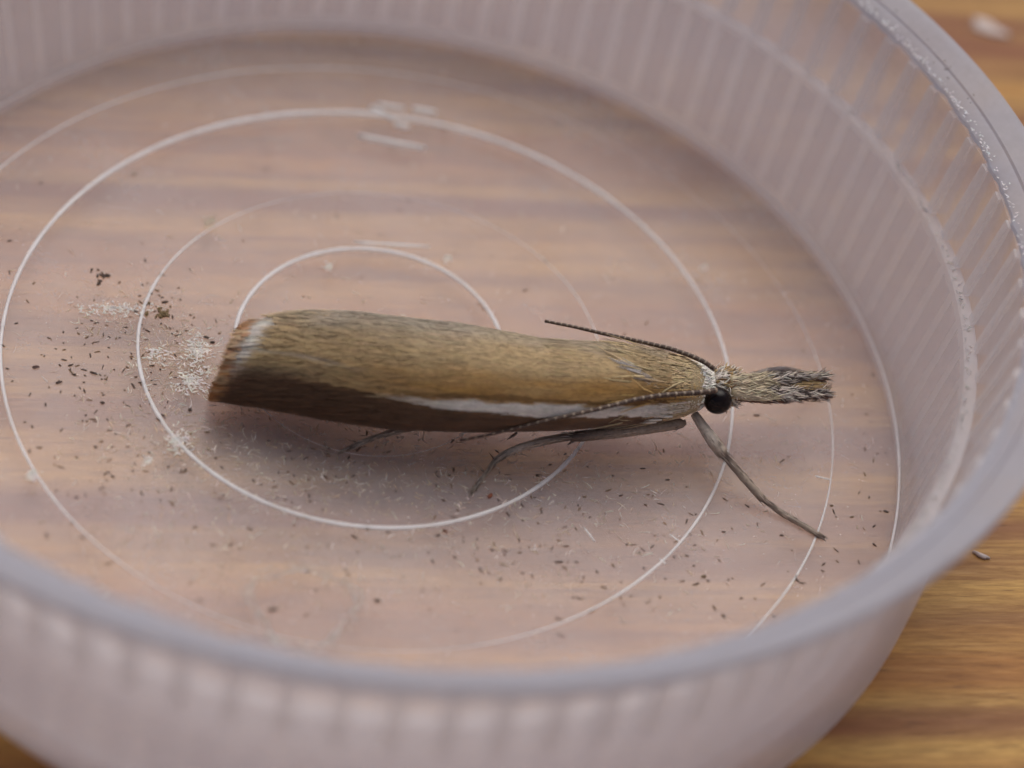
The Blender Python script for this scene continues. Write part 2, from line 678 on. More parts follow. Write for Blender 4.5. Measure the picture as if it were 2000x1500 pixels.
def wing_col(x, th):
    """wing pattern, with some shade painted into the apex: x along the wing, th round the roll"""
    f = (1 - math.cos(R(min(180, max(0, 135 - th))))) / 2
    st = n2(x / 300, th / 2.6) * .5 + n2(x / 150, th / 1.1) * .5
    f2 = f + .03 * n2(x / 60, th / 9)
    c = lerp(GREYB, BUFF, sst(.0, .16, f2 + .06 * n2(x / 70, 5)))
    # lavender grey bloom along the back
    c = lerp(c, (.50, .45, .40), .40 * sst(.30, .0, f2) * sst(560, 640, x) * sst(1000, 850, x))
    # golden band above the streak
    g = sst(.30, .52, f2) * sst(640, 860, x)
    c = lerp(c, GOLD, g * (.75 + .4 * n2(x / 110, th / 8)))
    lo = np.interp(x, [500, 600, 650, 800, 1000, 1200, 1340], [.52, .61, .63, .678, .652, .70, .71])
    hi = np.interp(x, [500, 600, 650, 800, 900, 1000, 1200, 1340], [.525, .616, .648, .728, .765, .795, .855, .895])
    edge = .022 * n2(x / 26, th / 2) + .012 * n2(x / 9, th)
    if f2 + edge > hi:
        c = BRN
    elif f2 + edge > lo:
        st = .25 + st * .6
        wv = sst(lo, lo + .035, f2 + edge) * sst(560, 800, x)
        c = lerp(c, lerp(BUFF, WHT, sst(700, 900, x)), wv)
    elif f2 > lo - .05:
        c = lerp(c, (.20, .10, .028), .75 * sst(700, 900, x))
    # below a pale fold the apex colour takes brown plus painted shade
    ap = sst(700, 540, x)
    c = lerp(c, lerp((.30, .22, .13), BRN, sst(.50, .70, f2)), ap * sst(.42, .62, f2))
    fold = abs(f2 - np.interp(x, [520, 740], [.36, .52]))
    if x < 740: c = lerp(c, (.50, .43, .36), .55 * sst(.035, 0, fold) * sst(750, 640, x))
    if f > hi + .04: c = lerp(c, DKBR, .6)
    k = .69 * (1 + .34 * st)
    return tuple(max(.004, v * k) for v in c)


XE_R = ([-80, -45, 0, 45, 90, 130], [436, 440, 454, 492, 530, 552])


def wobble(x, th):
    return 1 + .008 * n2(x / 190, th / 22) + .002 * n2(x / 90, th / 6)


def make_wing(side):
    nu, nv = 130, 96
    vs, fs, cs = [], [], []
    a0, a1 = (-78, 138) if side == 'near' else (98, 262)
    for i in range(nu + 1):
        u = i / nu
        for j in range(nv + 1):
            th = a0 + (a1 - a0) * j / nv
            if side == 'near':
                xe = np.interp(th, *XE_R)
                sc = 1.0
            else:
                xe = np.interp(th, [98, 135, 262], [530, 520, 450]); sc = .93
            xs = np.interp(th, [-78, -20, 60, 128, 262], [1345, 1335, 1300, 1290, 1330])
            x = xs + (xe - xs) * u
            sc *= .93 + .07 * sst(0, .12, u)
            if side == 'far': sc *= 1 + .060 * sst(760, 640, x)
            wob = wobble(x, th)
            # hind edge of the near wing lifts a little at the apex
            p = wpt(x, th, sc * wob)
            vs.append(p)
            cs.append(wing_col(x, th if side == 'near' else 112))
    k = nv + 1
    for i in range(nu):
        for j in range(nv):
            fs.append((i * k + j, (i + 1) * k + j, (i + 1) * k + j + 1, i * k + j + 1))
    o = mo(link('forewing', mesh('forewing', vs, fs, cs), M_WING, moth))
    so = o.modifiers.new('thickness', 'SOLIDIFY'); so.thickness = .006; so.offset = -1
    return o, (vs, fs)


wing_n, geo_n = make_wing('near')
wing_f, geo_f = make_wing('far')
BV = BVHTree.FromPolygons([Vector(v) for v in geo_n[0]], geo_n[1])

# wing scales: slim flakes lying along the wing
st = Strands()
for _ in range(14000):
    th = random.uniform(-70, 130)
    x = random.uniform(np.interp(th, *XE_R) + 8, 1300)
    p = wpt(x, th, wobble(x, th)); n = wnrm(x, th)
    d = -XM + NM * random.gauss(0, .045) + n * random.uniform(.0, .03)
    c = jit(wing_col(x, th), .20)
    st.add(p + n * random.uniform(.0002, .0014), d, random.uniform(.025, .06), random.uniform(.0007, .0016), c, up=n, side=random.gauss(0, .08), seg=2, flat=.2)
sc_o = st.build('wing_scales', M_HAIR, wing_n)
st = Strands()
for _ in range(700):
    th = random.uniform(110, 165)
    x = random.uniform(530, 740)
    p = wpt(x, th, .93 * (1 + .06 * sst(760, 640, x))); n = wnrm(x, th)
    st.add(p + n * .0005, -XM + NM * random.gauss(0, .07) + n * .04, random.uniform(.02, .05), random.uniform(.0011, .0022), jit(lerp(GREYB, BUFF, .4), .3), up=n, seg=2, flat=.2)
st.build('wing_scales', M_HAIR, wing_f)

# fringe at the wing ends: pale cilia with red-brown tips
st = Strands()
for i in range(900):
    th = random.uniform(-78, 132)
    xe = np.interp(th, *XE_R)
    up_ = sst(10, 70, th)
    L = np.interp(th, [-80, -40, 30, 90, 132], [.034, .038, .066, .100, .108]) * random.uniform(.8, 1.1)
    p = wpt(xe + 6, th, .997); n = wnrm(xe, th)
    patch = n2(th / 7, 2.2)
    base = lerp((.34, .19, .085), (.50, .46, .41), up_)  # lower cilia get a darker brown base as painted shade
    tip = lerp((.42, .20, .06), (.24, .085, .03), random.random())
    if patch > .15: tip = lerp(tip, (.5, .36, .2), .6)
    d = -XM + (NM * .30 - ZM * .12) * sst(40, 125, th) + NM * random.gauss(.0, .05) + n * random.uniform(-.06, .03)
    st.add(p + n * random.uniform(-.004, .001), d, L * .80, .0030, jit(base, .2), up=n, seg=2, flat=.2, tip=jit(base, .2))
    if th > 55 and random.random() < .4:
        st.add(p + n * .002 + XM * .010, d, .016, .0022, jit((.13, .09, .07), .3), up=n, seg=2, flat=.2)  # short dark strands stand in for the shadow along the wing edge
    q_ = np.interp(th, [0, 60], [.5, .76])
    st.add(p + n * random.uniform(-.003, .002) + d / np.linalg.norm(d) * L * q_, d, L * (1.02 - q_), .0026, jit(lerp(base, tip, .8), .25), up=n, seg=2, flat=.2, tip=jit(tip, .35))
st.build('wing_fringe', M_HAIR, wing_n)
st = Strands()
for i in range(420):
    th = random.uniform(95, 170)
    xe = np.interp(th, [98, 135, 262], [530, 520, 450])
    p = wpt(xe + 10, th, .975); n = wnrm(xe, th)
    d = -XM + (NM * .30 - ZM * .12) + NM * random.gauss(.0, .06)
    L = random.uniform(.05, .075)
    base = (.58, .53, .46)
    st.add(p, d, L * .7, .0028, jit(base, .2), up=n, seg=2, flat=.2)
    st.add(p + d / np.linalg.norm(d) * L * .6, d, L * .5, .0024, jit((.28, .12, .04), .3), up=n, seg=2, flat=.2, tip=jit((.2, .07, .03), .4))
st.build('wing_fringe', M_HAIR, wing_f)

# body: abdomen, thorax, neck and head as one skin
BST = [(640, 0.25), (700, .55), (850, .70), (1050, .78), (1200, .84), (1270, .90), (1320, .94), (1360, .95), (1380, .80), (1388, .70), (1396, .84), (1412, .98), (1428, .92), (1438, .70), (1444, .3)]


def bpt(x, th):
    C, a, b = sec(x)
    s = np.interp(x, *zip(*BST))
    return C + s * (a * math.cos(R(th)) * NM + b * math.sin(R(th)) * ZM)


vs, fs, cs = [], [], []
xs = np.concatenate([np.linspace(640, 1340, 40), np.linspace(1345, 1444, 34)])
K = 28
for x in xs:
    for k in range(K):
        th = 360 * k / K
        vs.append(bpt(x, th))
        c = (.34, .26, .15) if x < 1385 else (.42, .35, .26)
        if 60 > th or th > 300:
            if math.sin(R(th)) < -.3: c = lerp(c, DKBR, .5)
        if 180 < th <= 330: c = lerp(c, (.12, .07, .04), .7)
        cs.append(c)
for i in range(len(xs) - 1):
    for k in range(K):
        k2 = (k + 1) % K
        fs.append((i * K + k, i * K + k2, (i + 1) * K + k2, (i + 1) * K + k))
fs.append(tuple(range(K))); fs.append(tuple((len(xs) - 1) * K + k for k in range(K))[::-1])
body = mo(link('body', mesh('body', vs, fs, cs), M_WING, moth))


def bnrm(x, th):
    return wnrm(x, th)


# thorax plumage
st = Strands()
for _ in range(2600):
    x = random.uniform(1228, 1392)
    th = random.uniform(-62, 165)
    n = bnrm(x, th)
    p = (wpt(x, th, .955) if x < 1345 else bpt(x, th))
    f = (1 - math.cos(R(min(180, max(0, 135 - th))))) / 2
    collar = sst(1352, 1366, x + 8 * n2(th / 9, 1))
    if collar > random.random():
        c = jit((.74, .70, .62), .22); L = random.uniform(.04, .065); wd = random.uniform(.0018, .0036)
    else:
        g = sst(.35, .62, f + .1 * n2(x / 30, th / 20))
        c = jit(lerp((.56, .42, .23), (.47, .28, .09), g), .26); L = random.uniform(.05, .11); wd = random.uniform(.0016, .0034)
        if random.random() < .06: c = jit((.2, .13, .07), .3)
        if f > .70: c = jit(lerp((.80, .74, .65), (.50, .37, .19), random.random() * sst(.93, .84, f) if f < .88 else .9), .2)
    d = -XM + NM * random.gauss(0, .16) + ZM * random.gauss(0, .10) + n * random.uniform(.02, .14)
    st.add(p + n * .0005, d, L, wd, c, up=n, bend=-random.uniform(.05, .25), side=random.gauss(0, .22), seg=3, flat=.3)
for (x, th) in [(1245, 128), (1290, 126), (1320, 124), (1265, 122)]:
    for k in range(7):
        st.add(wpt(x + random.uniform(-14, 14), th + random.uniform(-4, 4), 1.0), -XM + NM * .05, .07, .0026, jit((.10, .05, .02), .3), up=wnrm(x, th), seg=3)
# white collar
for _ in range(420):
    x = random.uniform(1368, 1390); th = random.uniform(-50, 150)
    n = bnrm(x, th)
    st.add(bpt(x, th) + n * .004, -XM + NM * random.gauss(0, .15) + n * random.uniform(.05, .22), random.uniform(.035, .055), random.uniform(.0026, .0045), jit((.84, .80, .72), .15), up=n, bend=-.25, side=random.gauss(0, .2), seg=3, flat=.3)
# grey tuft on the shoulder
for k in range(38):
    t = random.random()
    p = wpt(1215 + 60 * t + random.uniform(-6, 6), 78 - 30 * t + random.uniform(-6, 6), 1.01)
    st.add(p, -XM + ZM * .2 + NM * random.gauss(-.25, .15), random.uniform(.03, .06), .002, jit(lerp((.55, .52, .50), (.28, .20, .12), t), .25), up=wnrm(1240, 65), seg=3)
# two long loose scales over the streak
for (x, th, L) in [(1290, -14, .07), (1282, -22, .06), (1310, -8, .05)]:
    st.add(wpt(x, th, 1.02), -XM + NM * .12, L, .006, (.72, .68, .60), up=wnrm(x, th), seg=3)
plum = st.build('thorax_plumage', M_HAIR, body); plum.matrix_parent_inverse = Matrix.Identity(4)

# head scales
st = Strands()
for _ in range(900):
    x = random.uniform(1391, 1440)
    th = random.uniform(-40, 190)
    n = bnrm(x, th); p = bpt(x, th)
    q = n2(x / 14, th / 22)
    c = (.70, .63, .54) if q > -.05 else ((.50, .34, .15) if q > -.28 else (.22, .11, .045))
    if random.random() < .12: c = (.25, .13, .05)
    d = XM * random.uniform(.3, .9) + n * random.uniform(.02, .26) + NM * random.gauss(0, .3) + ZM * random.gauss(.05, .2)
    st.add(p, d, random.uniform(.012, .026), random.uniform(.002, .0042), jit(c, .25), up=n, side=random.gauss(0, .3), bend=random.uniform(-.4, .2), seg=3)
st.build('head_scales', M_HAIR, body).matrix_parent_inverse = Matrix.Identity(4)

# eyes
for side in ('near', 'far'):
    bm = bmesh.new()
    bmesh.ops.create_uvsphere(bm, u_segments=32, v_segments=20, radius=1)
    ec = U(1402, 783, .168) if side == 'near' else U(1402, 783, .168) - NM * .088 - ZM * .02
    for v in bm.verts:
        v.co = Vector(ec) + Vector(XM) * v.co.x * .0335 + Vector(NM) * v.co.y * .030 + Vector(ZM) * v.co.z * .0335
    me = bpy.data.meshes.new('eye'); bm.to_mesh(me); bm.free()
    mo(link('eye', me, M_EYE, moth))


# palps (the long snout)
def palp(path, rads, near):
    pts = [U(*p) for p in path]
    cols = [(.42, .33, .2), (.42, .35, .25), (.2, .14, .1), (.2, .14, .1), (.12, .08, .06)]
    o = mo(tube('palp', pts, rads, M_LEG, moth, cols, sides=12, sub=5))
    st = Strands()
    for _ in range(1500 if near else 1100):
        t = random.random() ** .9 * (len(pts) - 1.001)
        i = int(t); q = t - i
        c0 = pts[i] * (1 - q) + pts[i + 1] * q
        r = rads[i] * (1 - q) + rads[i + 1] * q
        ax = pts[i + 1] - pts[i]; ax /= np.linalg.norm(ax)
        b = random.uniform(-100, 250)
        n = math.cos(R(b)) * NM + math.sin(R(b)) * ZM
        T = t / (len(pts) - 1)
        if T < .34 + .05 * math.sin(b / 17):
            c = jit((.54, .45, .31), .25)
        else:
            c = jit((.60, .53, .46), .2) if random.random() < .55 else jit((.10, .072, .060), .4)
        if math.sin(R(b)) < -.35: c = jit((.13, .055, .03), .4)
        d = ax + n * random.uniform(.06, .26) + NM * random.gauss(0, .08) + ZM * random.gauss(0, .08)
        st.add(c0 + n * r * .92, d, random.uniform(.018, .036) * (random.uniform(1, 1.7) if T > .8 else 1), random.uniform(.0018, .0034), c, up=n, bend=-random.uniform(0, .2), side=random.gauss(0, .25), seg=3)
    for _ in range(70):
        d = (pts[-1] - pts[-2]); d = d / np.linalg.norm(d)
        st.add(pts[-1] - d * random.uniform(0, .05) + NM * random.gauss(0, .006) + ZM * random.gauss(0, .006), d + NM * random.gauss(0, .16) + ZM * random.gauss(0, .16), random.uniform(.02, .05), .0014,
               jit(random.choice([(.3, .2, .1), (.07, .045, .035), (.55, .45, .3)]), .2), seg=2)
    if near:
        for _ in range(120):
            t = random.uniform(0, 1)
            p = U(1545 + 45 * t, 752 + random.uniform(-7, 6), .18)
            st.add(p, XM + NM * random.gauss(-.1, .15) + ZM * random.gauss(0, .1), random.uniform(.03, .05), .0014, jit((.46, .32, .15), .25), seg=2)
    h = st.build('palp_scales', M_HAIR, o); h.matrix_parent_inverse = Matrix.Identity(4)
    return o


palp([(1426, 766, .172), (1480, 769, .172), (1532, 771, .168), (1572, 769, .166), (1594, 769, .166)], [.017, .020, .0165, .0105, .002], True)
palp([(1424, 746, .190), (1480, 744, .188), (1530, 741, .186), (1570, 737, .184), (1588, 736, .184)], [.016, .016, .0125, .007, .002], False)


# antennae
def antenna(pts, r0, r1, name='antenna'):
    pts = [np.asarray(p, float) for p in pts]
    L = [0]
    for a, b in zip(pts, pts[1:]): L.append(L[-1] + np.linalg.norm(b - a))
    n = 150
    vs, fs, cs = [], [], []
    sides = 8
    prev = None
    Q = []
    for i in range(n):
        s = L[-1] * i / (n - 1)
        Q.append(np.array([np.interp(s, L, [p[k] for p in pts]) for k in range(3)]))
    Q = [sum(Q[max(0, min(n - 1, i + k))] for k in range(-5, 6)) / 11 if 0 < i < n - 1 else Q[i] for i in range(n)]
    for i, q in enumerate(Q):
        d = Q[min(i + 1, n - 1)] - Q[max(i - 1, 0)]; d /= np.linalg.norm(d)
        s_ = np.cross(d, ZM); s_ /= np.linalg.norm(s_)
        u = np.cross(s_, d)
        r = (r0 + (r1 - r0) * i / (n - 1)) * (1.0 if i % 2 else .80)
        for k in range(sides):
            b = 2 * math.pi * k / sides
            vs.append(q + r * (s_ * math.cos(b) + u * math.sin(b)))
            c = (.10, .062, .045) if i % 2 else (.055, .032, .024)
            if math.sin(b) > .5 and i % 5 == 0: c = (.34, .27, .2)
            cs.append(c)
    for i in range(n - 1):
        for k in range(sides):
            k2 = (k + 1) % sides
            fs.append((i * sides + k, i * sides + k2, (i + 1) * sides + k2, (i + 1) * sides + k))
    fs.append(tuple(range(sides))[::-1]); fs.append(tuple((n - 1) * sides + k for k in range(sides)))
    return mo(link(name, mesh(name, vs, fs, cs), M_LEG, moth))


def on_wing(x, y, off=.012, tlast=[None]):
    d = ray(x, y)
    hit = BV.ray_cast(Vector(CAM), Vector(d))
    if hit[0] is not None:
        t = (np.array(hit[0]) - CAM) @ d - off
        tlast[0] = t
    t = tlast[0] if tlast[0] else (U(x, y, .2) - CAM) @ d
    return CAM + d * t


near_pts = [U(1400, 762, .215), U(1385, 765, .215)] + [on_wing(x, y) for x, y in [(1290, 772), (1240, 780), (1180, 796), (1120, 810), (1060, 823), (1010, 836), (960, 848), (925, 856), (898, 860)]]
antenna(near_pts, .0075, .0034)
antenna([U(1396, 722, .225), U(1378, 708, .235)] + [U(x, y, z) for x, y, z in [(1350, 695, .235), (1310, 681, .23), (1250, 667, .22), (1180, 652, .21), (1120, 638, .20), (1064, 627, .20)]], .0066, .0040)

# legs
LB = (.30, .24, .19); LD = (.11, .078, .062); LG = (.46, .39, .33)


def leg(path, rpx, cols, spurs=()):
    pts = [U(*p) for p in path]
    o = mo(tube('leg', pts, [r / 812 for r in rpx], M_LEG, moth, cols, sides=10, sub=4))
    st = Strands()
    for _ in range(260):
        i = random.randrange(len(pts) - 1); q = random.random()
        c0 = pts[i] * (1 - q) + pts[i + 1] * q; r = (rpx[i] * (1 - q) + rpx[i + 1] * q) / 812
        ax = pts[i + 1] - pts[i]; ax /= np.linalg.norm(ax)
        s_ = np.cross(ax, ZM); s_ /= np.linalg.norm(s_); u = np.cross(s_, ax)
        b = random.uniform(0, 6.28); n = math.cos(b) * s_ + math.sin(b) * u
        st.add(c0 + n * r * .95, ax + n * random.uniform(.02, .12), random.uniform(.012, .026), .0012, jit(random.choice([LB, LD, LG]), .3), up=n, seg=2)
    for (a, b, r) in spurs:
        pa, pb = U(*a), U(*b)
        st.add(pa, pb - pa, np.linalg.norm(pb - pa), r / 812, LD, seg=3, flat=.6)
    h = st.build('leg_scales', M_HAIR, o); h.matrix_parent_inverse = Matrix.Identity(4)
    return o


# near foreleg stretched forward
leg([(1356, 808, .115), (1372, 832, .105), (1392, 860, .095), (1410, 884, .085), (1418, 893, .080), (1450, 930, .055), (1485, 970, .030), (1494, 978, .025), (1530, 1004, .012), (1565, 1024, .009), (1596, 1043, .007), (1606, 1049, .003)],
    [8, 10, 13, 12, 7, 8, 8, 5, 6, 5.5, 5, 2.5], [LB, LG, LG, LB, LD, LB, LB, LD, LB, LB, LB, LD],
    [((1412, 880, .088), (1424, 888, .085), 3), ((1488, 970, .03), (1478, 974, .03), 2)])
# near middle leg folded back along the body
leg([(1332, 823, .085), (1322, 828, .082), (1220, 842, .072), (1130, 852, .064), (1108, 853, .062), (1060, 862, .050), (1010, 876, .032), (972, 896, .016), (948, 926, .010), (934, 945, .008), (920, 963, .003)],
    [7, 11, 12, 11, 8, 8, 7, 6, 4.5, 4, 2.5], [LD, LB, LB, LD, LD, LB, LG, LB, LB, LD, LD],
    [((1128, 856, .06), (1108, 869, .05), 4), ((1010, 845, .06), (990, 859, .05), 4), ((968, 900, .015), (955, 884, .02), 2), ((950, 922, .011), (937, 918, .012), 2)])
# near hind leg reaching back
leg([(860, 828, .055), (790, 838, .048), (745, 850, .034), (712, 862, .020), (690, 872, .010), (672, 880, .003)],
    [6, 6, 5, 4.5, 4, 2], [LD, LD, LB, LB, LD, LD], [((745, 848, .036), (722, 862, .02), 2), ((700, 866, .014), (688, 860, .014), 2)])
# far foreleg arching behind the palps
leg([(1392, 752, .110), (1440, 742, .120), (1478, 731, .130), (1505, 724, .135), (1532, 722, .130), (1558, 726, .110), (1578, 735, .080), (1590, 752, .03), (1594, 765, .003)],
    [7, 7, 6, 6.5, 6.5, 6, 5, 4, 2], [LD, LD, LB, (.13, .11, .11), (.13, .11, .11), LB, LD, LD, LD])
# far middle and hind legs tucked under the body
for px, py in ((1180, 760), (900, 755)):
    leg([(px + 60, py, .09), (px, py - 12, .05), (px - 50, py - 18, .02), (px - 90, py - 22, .003)], [8, 7, 5, 2], [LD, LB, LB, LD])

# ------------------------------------------------------------------ dust, fibres and frass on the floor of the tub
def in_floor(p, lim=1.25):
    return math.hypot(p[0], p[1]) < lim


CL_W = [(345, 690, 62, 45, 330), (330, 850, 95, 75, 330), (230, 620, 60, 30, 90), (690, 915, 120, 45, 300), (480, 870, 80, 70, 160), (1010, 930, 150, 60, 200), (640, 1010, 260, 110, 260),
        (870, 1080, 260, 80, 160), (1250, 980, 180, 110, 120), (760, 640, 560, 320, 420), (1500, 900, 140, 140, 60), (380, 1010, 140, 70, 120)]
st = Strands()
for cx, cy, sx, sy, n in CL_W:
    for _ in range(n):
        x, y = random.gauss(cx, sx), random.gauss(cy, sy)
        p = U(x, y, .0012)
        if not in_floor(p): continue
        a = random.uniform(0, 6.28)
        L = random.choice([.008, .011, .014, .018, .024]) * random.uniform(.7, 1.3)
        c = jit(random.choice([(.66, .60, .53), (.74, .69, .63), (.58, .48, .37), (.5, .42, .34)]), .15)
        st.add(p, (math.cos(a), math.sin(a), random.uniform(0, .12)), L, random.uniform(.0008, .0022), c, side=random.gauss(0, .5), seg=3, flat=.25)
for _ in range(1500):
    p = U(random.uniform(0, 1750), random.uniform(60, 1260), .001)
    if not in_floor(p, 1.29): continue
    a = random.uniform(0, 6.28); L = random.choice([.003, .004, .005, .005, .03])
    st.add(p, (math.cos(a), math.sin(a), 0), L if random.random() < .97 else L * 3, .0007 if L > .01 else random.uniform(.0009, .0017), jit((.62, .58, .54), .2), side=random.gauss(0, .2), seg=2, flat=.2)
for _ in range(420):
    a = random.uniform(0, 6.28); r = abs(random.gauss(0, .012)) + .10
    p = _gc + np.array([math.cos(a) * r * (1 + .2 * math.sin(3 * a)), math.sin(a) * r, .001])
    st.add(p, (-math.sin(a), math.cos(a), 0), random.uniform(.01, .03), random.uniform(.0006, .0012), jit((.60, .56, .53), .2), side=random.gauss(0, .3), seg=2, flat=.2)
tag(st.build('pale_scale_dust', M_WHITE), 'fine pale wing scales and fibres strewn over the tub floor', 'dust', kind='stuff')


def grain(vs, fs, cs, p, L, wd, h, a, col):
    """irregular little pellet"""
    b = len(vs)
    d = np.array([math.cos(a), math.sin(a), 0]); s = np.array([-d[1], d[0], 0])
    for t, k in ((-.5, .55), (-.15, 1), (.25, .9), (.5, .45)):
        for q in range(5):
            g = 6.283 * q / 5 + random.uniform(-.3, .3)
            kk = k * random.uniform(.75, 1.25)
            vs.append(p + d * L * t + s * wd * .5 * kk * math.cos(g) + np.array([0, 0, h * .5 * (1 + kk * math.sin(g) * .95)]))
            cs.append(jit(col, .3))
    for i in range(3):
        for q in range(5):
            q2 = (q + 1) % 5
            fs.append((b + i * 5 + q, b + i * 5 + q2, b + i * 5 + 5 + q2, b + i * 5 + 5 + q))
    fs.append(tuple(b + q for q in range(5))[::-1]); fs.append(tuple(b + 15 + q for q in range(5)))


FR = (.055, .033, .024); FB = (.16, .10, .055)
CL_D = [(225, 715, 85, 50, 90), (290, 900, 120, 90, 95), (300, 620, 60, 40, 40), (1020, 1000, 170, 70, 70), (800, 1000, 260, 120, 60), (760, 700, 560, 330, 190), (1700, 930, 40, 80, 26), (1350, 1120, 160, 60, 50), (640, 900, 120, 40, 40)]
vs, fs, cs = [], [], []
for cx, cy, sx, sy, n in CL_D:
    for _ in range(n):
        x, y = random.gauss(cx, sx), random.gauss(cy, sy)
        p = U(x, y, .0005)
        if not in_floor(p, 1.28): continue
        L = random.choice([.005, .006, .008, .009, .012, .016]) * random.uniform(.8, 1.2); wd = min(L, random.uniform(.0026, .0048))
        grain(vs, fs, cs, p, L, wd, wd * .8, random.uniform(0, 6.28), random.choice([FR, FR, FB]))
tag(link('frass_specks', mesh('frass_specks', vs, fs, cs), M_DARK, smooth=False), 'scattered tiny dark brown frass specks on the tub floor', 'specks', kind='stuff')


def crumb(x, y, lpx, wpx, ang, col, name, label, cat, group=None, n=1, spread=0, hz=.0005):
    p0 = U(x, y, hz)
    if n == 1:
        vs, fs, cs = [], [], []
        grain(vs, fs, cs, p0 * 0, lpx / 812 * .9, wpx / 812 * .85, wpx / 812 * .6, R(ang), col)
        o = link(name, mesh(name, vs, fs, cs), M_DARK, smooth=False)
    else:
        o = empty(name)
        for k in range(n):
            vs, fs, cs = [], [], []
            grain(vs, fs, cs, p0 * 0, lpx / 812 * random.uniform(.4, 1.2), wpx / 812 * random.uniform(.6, 1.2), wpx / 812 * .8, random.uniform(0, 6.28), col)
            c = link('pellet', mesh('pellet', vs, fs, cs), M_DARK, o, smooth=False)
            a = random.uniform(0, 6.28); rr = abs(random.gauss(0, spread)) / 812
            c.location = (rr * math.cos(a) * 1.4, rr * math.sin(a), 0)
    o.location = p0
    return tag(o, label, cat, group)


def flake(x, y, n, spx, spy, label, name='pale_smear', cat='dust', lpx=9, wpx=2.4, col=(.78, .75, .71)):
    """a smear of loose pale scales lying together"""
    p0 = U(x, y, .0015)
    st = Strands()
    for k in range(int(n * 2.2)):
        q = U(random.gauss(x, spx), random.gauss(y, spy), .0012 + random.random() * .003) - p0
        a = random.gauss(-.3, 1.0)
        st.add(q, (math.cos(a), math.sin(a), .1), lpx / 812 * random.uniform(.5, 1.4), wpx / 812 * random.uniform(.6, 1.3), jit(col, .12), side=random.gauss(0, .3), seg=2, flat=.25)
    o = st.build(name, M_WHITE, None, kind='stuff' if name == 'pale_smear' else None)
    o.location = p0
    return tag(o, label, cat)


crumb(202, 540, 13, 5, 0, FR, 'frass_clump', 'dark brown frass clump above the pale smears, upper left of the moth', 'frass', n=14, spread=13)
crumb(315, 612, 11, 7, 0, (.15, .10, .04), 'frass_clump', 'golden brown crumbly frass clump just inside the second ring', 'frass', n=17, spread=15)
crumb(115, 748, 14, 8, 30, FR, 'frass_pellet', 'black pellet at far left edge of the frass scatter', 'frass', 'frass pellets on the tub floor')
crumb(70, 719, 15, 9, 20, (.06, .028, .022), 'frass_pellet', 'dark red-brown pellet near the left part of the outer bright ring', 'frass', 'frass pellets on the tub floor')
crumb(138, 714, 12, 6, 40, FR, 'frass_pellet', 'short black pellet in the left row, nearest the ring', 'frass', 'frass pellets on the tub floor')
crumb(164, 723, 14, 4, -5, FR, 'frass_pellet', 'thin flat black pellet in the left row', 'frass', 'frass pellets on the tub floor')
crumb(183, 730, 17, 7, -15, FR, 'frass_pellet', 'longest black pellet at the right end of the left row', 'frass', 'frass pellets on the tub floor')
crumb(264, 609, 14, 6, -15, FR, 'frass_pellet', 'dark pellet touching the inner ring beside the white streak', 'frass', 'frass pellets on the tub floor')
crumb(322, 591, 15, 7, 25, FR, 'frass_pellet', 'tilted dark pellet above the golden frass clump', 'frass', 'frass pellets on the tub floor')
crumb(403, 660, 12, 8, -10, FR, 'frass_pellet', 'black grain left of the wing fringe, upper of a pair', 'frass', 'frass pellets on the tub floor')
crumb(415, 670, 10, 8, 20, FR, 'frass_pellet', 'black grain left of the wing fringe, lower of a pair', 'frass', 'frass pellets on the tub floor')
crumb(348, 655, 13, 4, 25, FR, 'frass_pellet', 'thin dark pellet above the large white smear', 'frass', 'frass pellets on the tub floor')
crumb(371, 802, 9, 9, 70, FR, 'frass_pellet', 'round dark grain below left of the wing tip', 'frass', 'frass pellets on the tub floor')
crumb(200, 788, 9, 8, 0, FR, 'frass_pellet', 'round dark grain alone on the left of the inner ring', 'frass', 'frass pellets on the tub floor')
crumb(114, 747, 12, 5, 80, FR, 'frass_pellet', 'upright dark sliver beside the far left pellet', 'frass', 'frass pellets on the tub floor')
crumb(957, 970, 14, 11, 60, (.20, .055, .025), 'red_crumb', 'red-brown crumb below the foot of the middle leg', 'crumb')
crumb(869, 1038, 11, 7, -20, (.13, .045, .02), 'red_crumb', 'small dark red crumb under the lower inner ring', 'crumb')
crumb(1478, 812, 15, 6, 10, FR, 'frass_pellet', 'dark pellet below the snout of the moth', 'frass', 'frass pellets on the tub floor')
crumb(1374, 1127, 11, 7, 15, (.13, .085, .04), 'tan_grain', 'tan grain lying in front of the stretched foreleg', 'grain')
crumb(262, 341, 9, 9, 0, (.32, .27, .2), 'tan_grain', 'pale tan grain beside the outer bright ring, upper left', 'grain')
crumb(1395, 1188, 16, 4, -60, FR, 'frass_sliver', 'long dark sliver near the front wall', 'frass')
crumb(1413, 1204, 11, 6, -45, FR, 'frass_pellet', 'dark pellet just below the long sliver near the front wall', 'frass', 'frass pellets on the tub floor')
crumb(1730, 1000, 12, 6, -10, FR, 'frass_pellet', 'dark pellet at the foot of the right wall', 'frass', 'frass pellets on the tub floor')
crumb(1708, 1065, 11, 5, -40, FR, 'frass_pellet', 'dark pellet low in the right corner by the front rim', 'frass', 'frass pellets on the tub floor')
crumb(532, 1192, 18, 8, 15, (.09, .06, .04), 'frass_pellet', 'largest dark pellet by the front wall, lower left', 'frass', 'frass pellets on the tub floor')
crumb(737, 1174, 13, 8, 0, FR, 'frass_pellet', 'blurred dark pellet by the front wall, lower middle', 'frass', 'frass pellets on the tub floor')
flake(385, 680, 70, 17, 14, 'large white smear of loose wing scales left of the wing fringe')
flake(222, 603, 60, 34, 6, 'long white streak of loose wing scales across the inner ring')
flake(372, 742, 60, 15, 11, 'grey white smear of wing scales below the large smear')
flake(305, 690, 22, 12, 10, 'small pale smear just right of the inner ring')
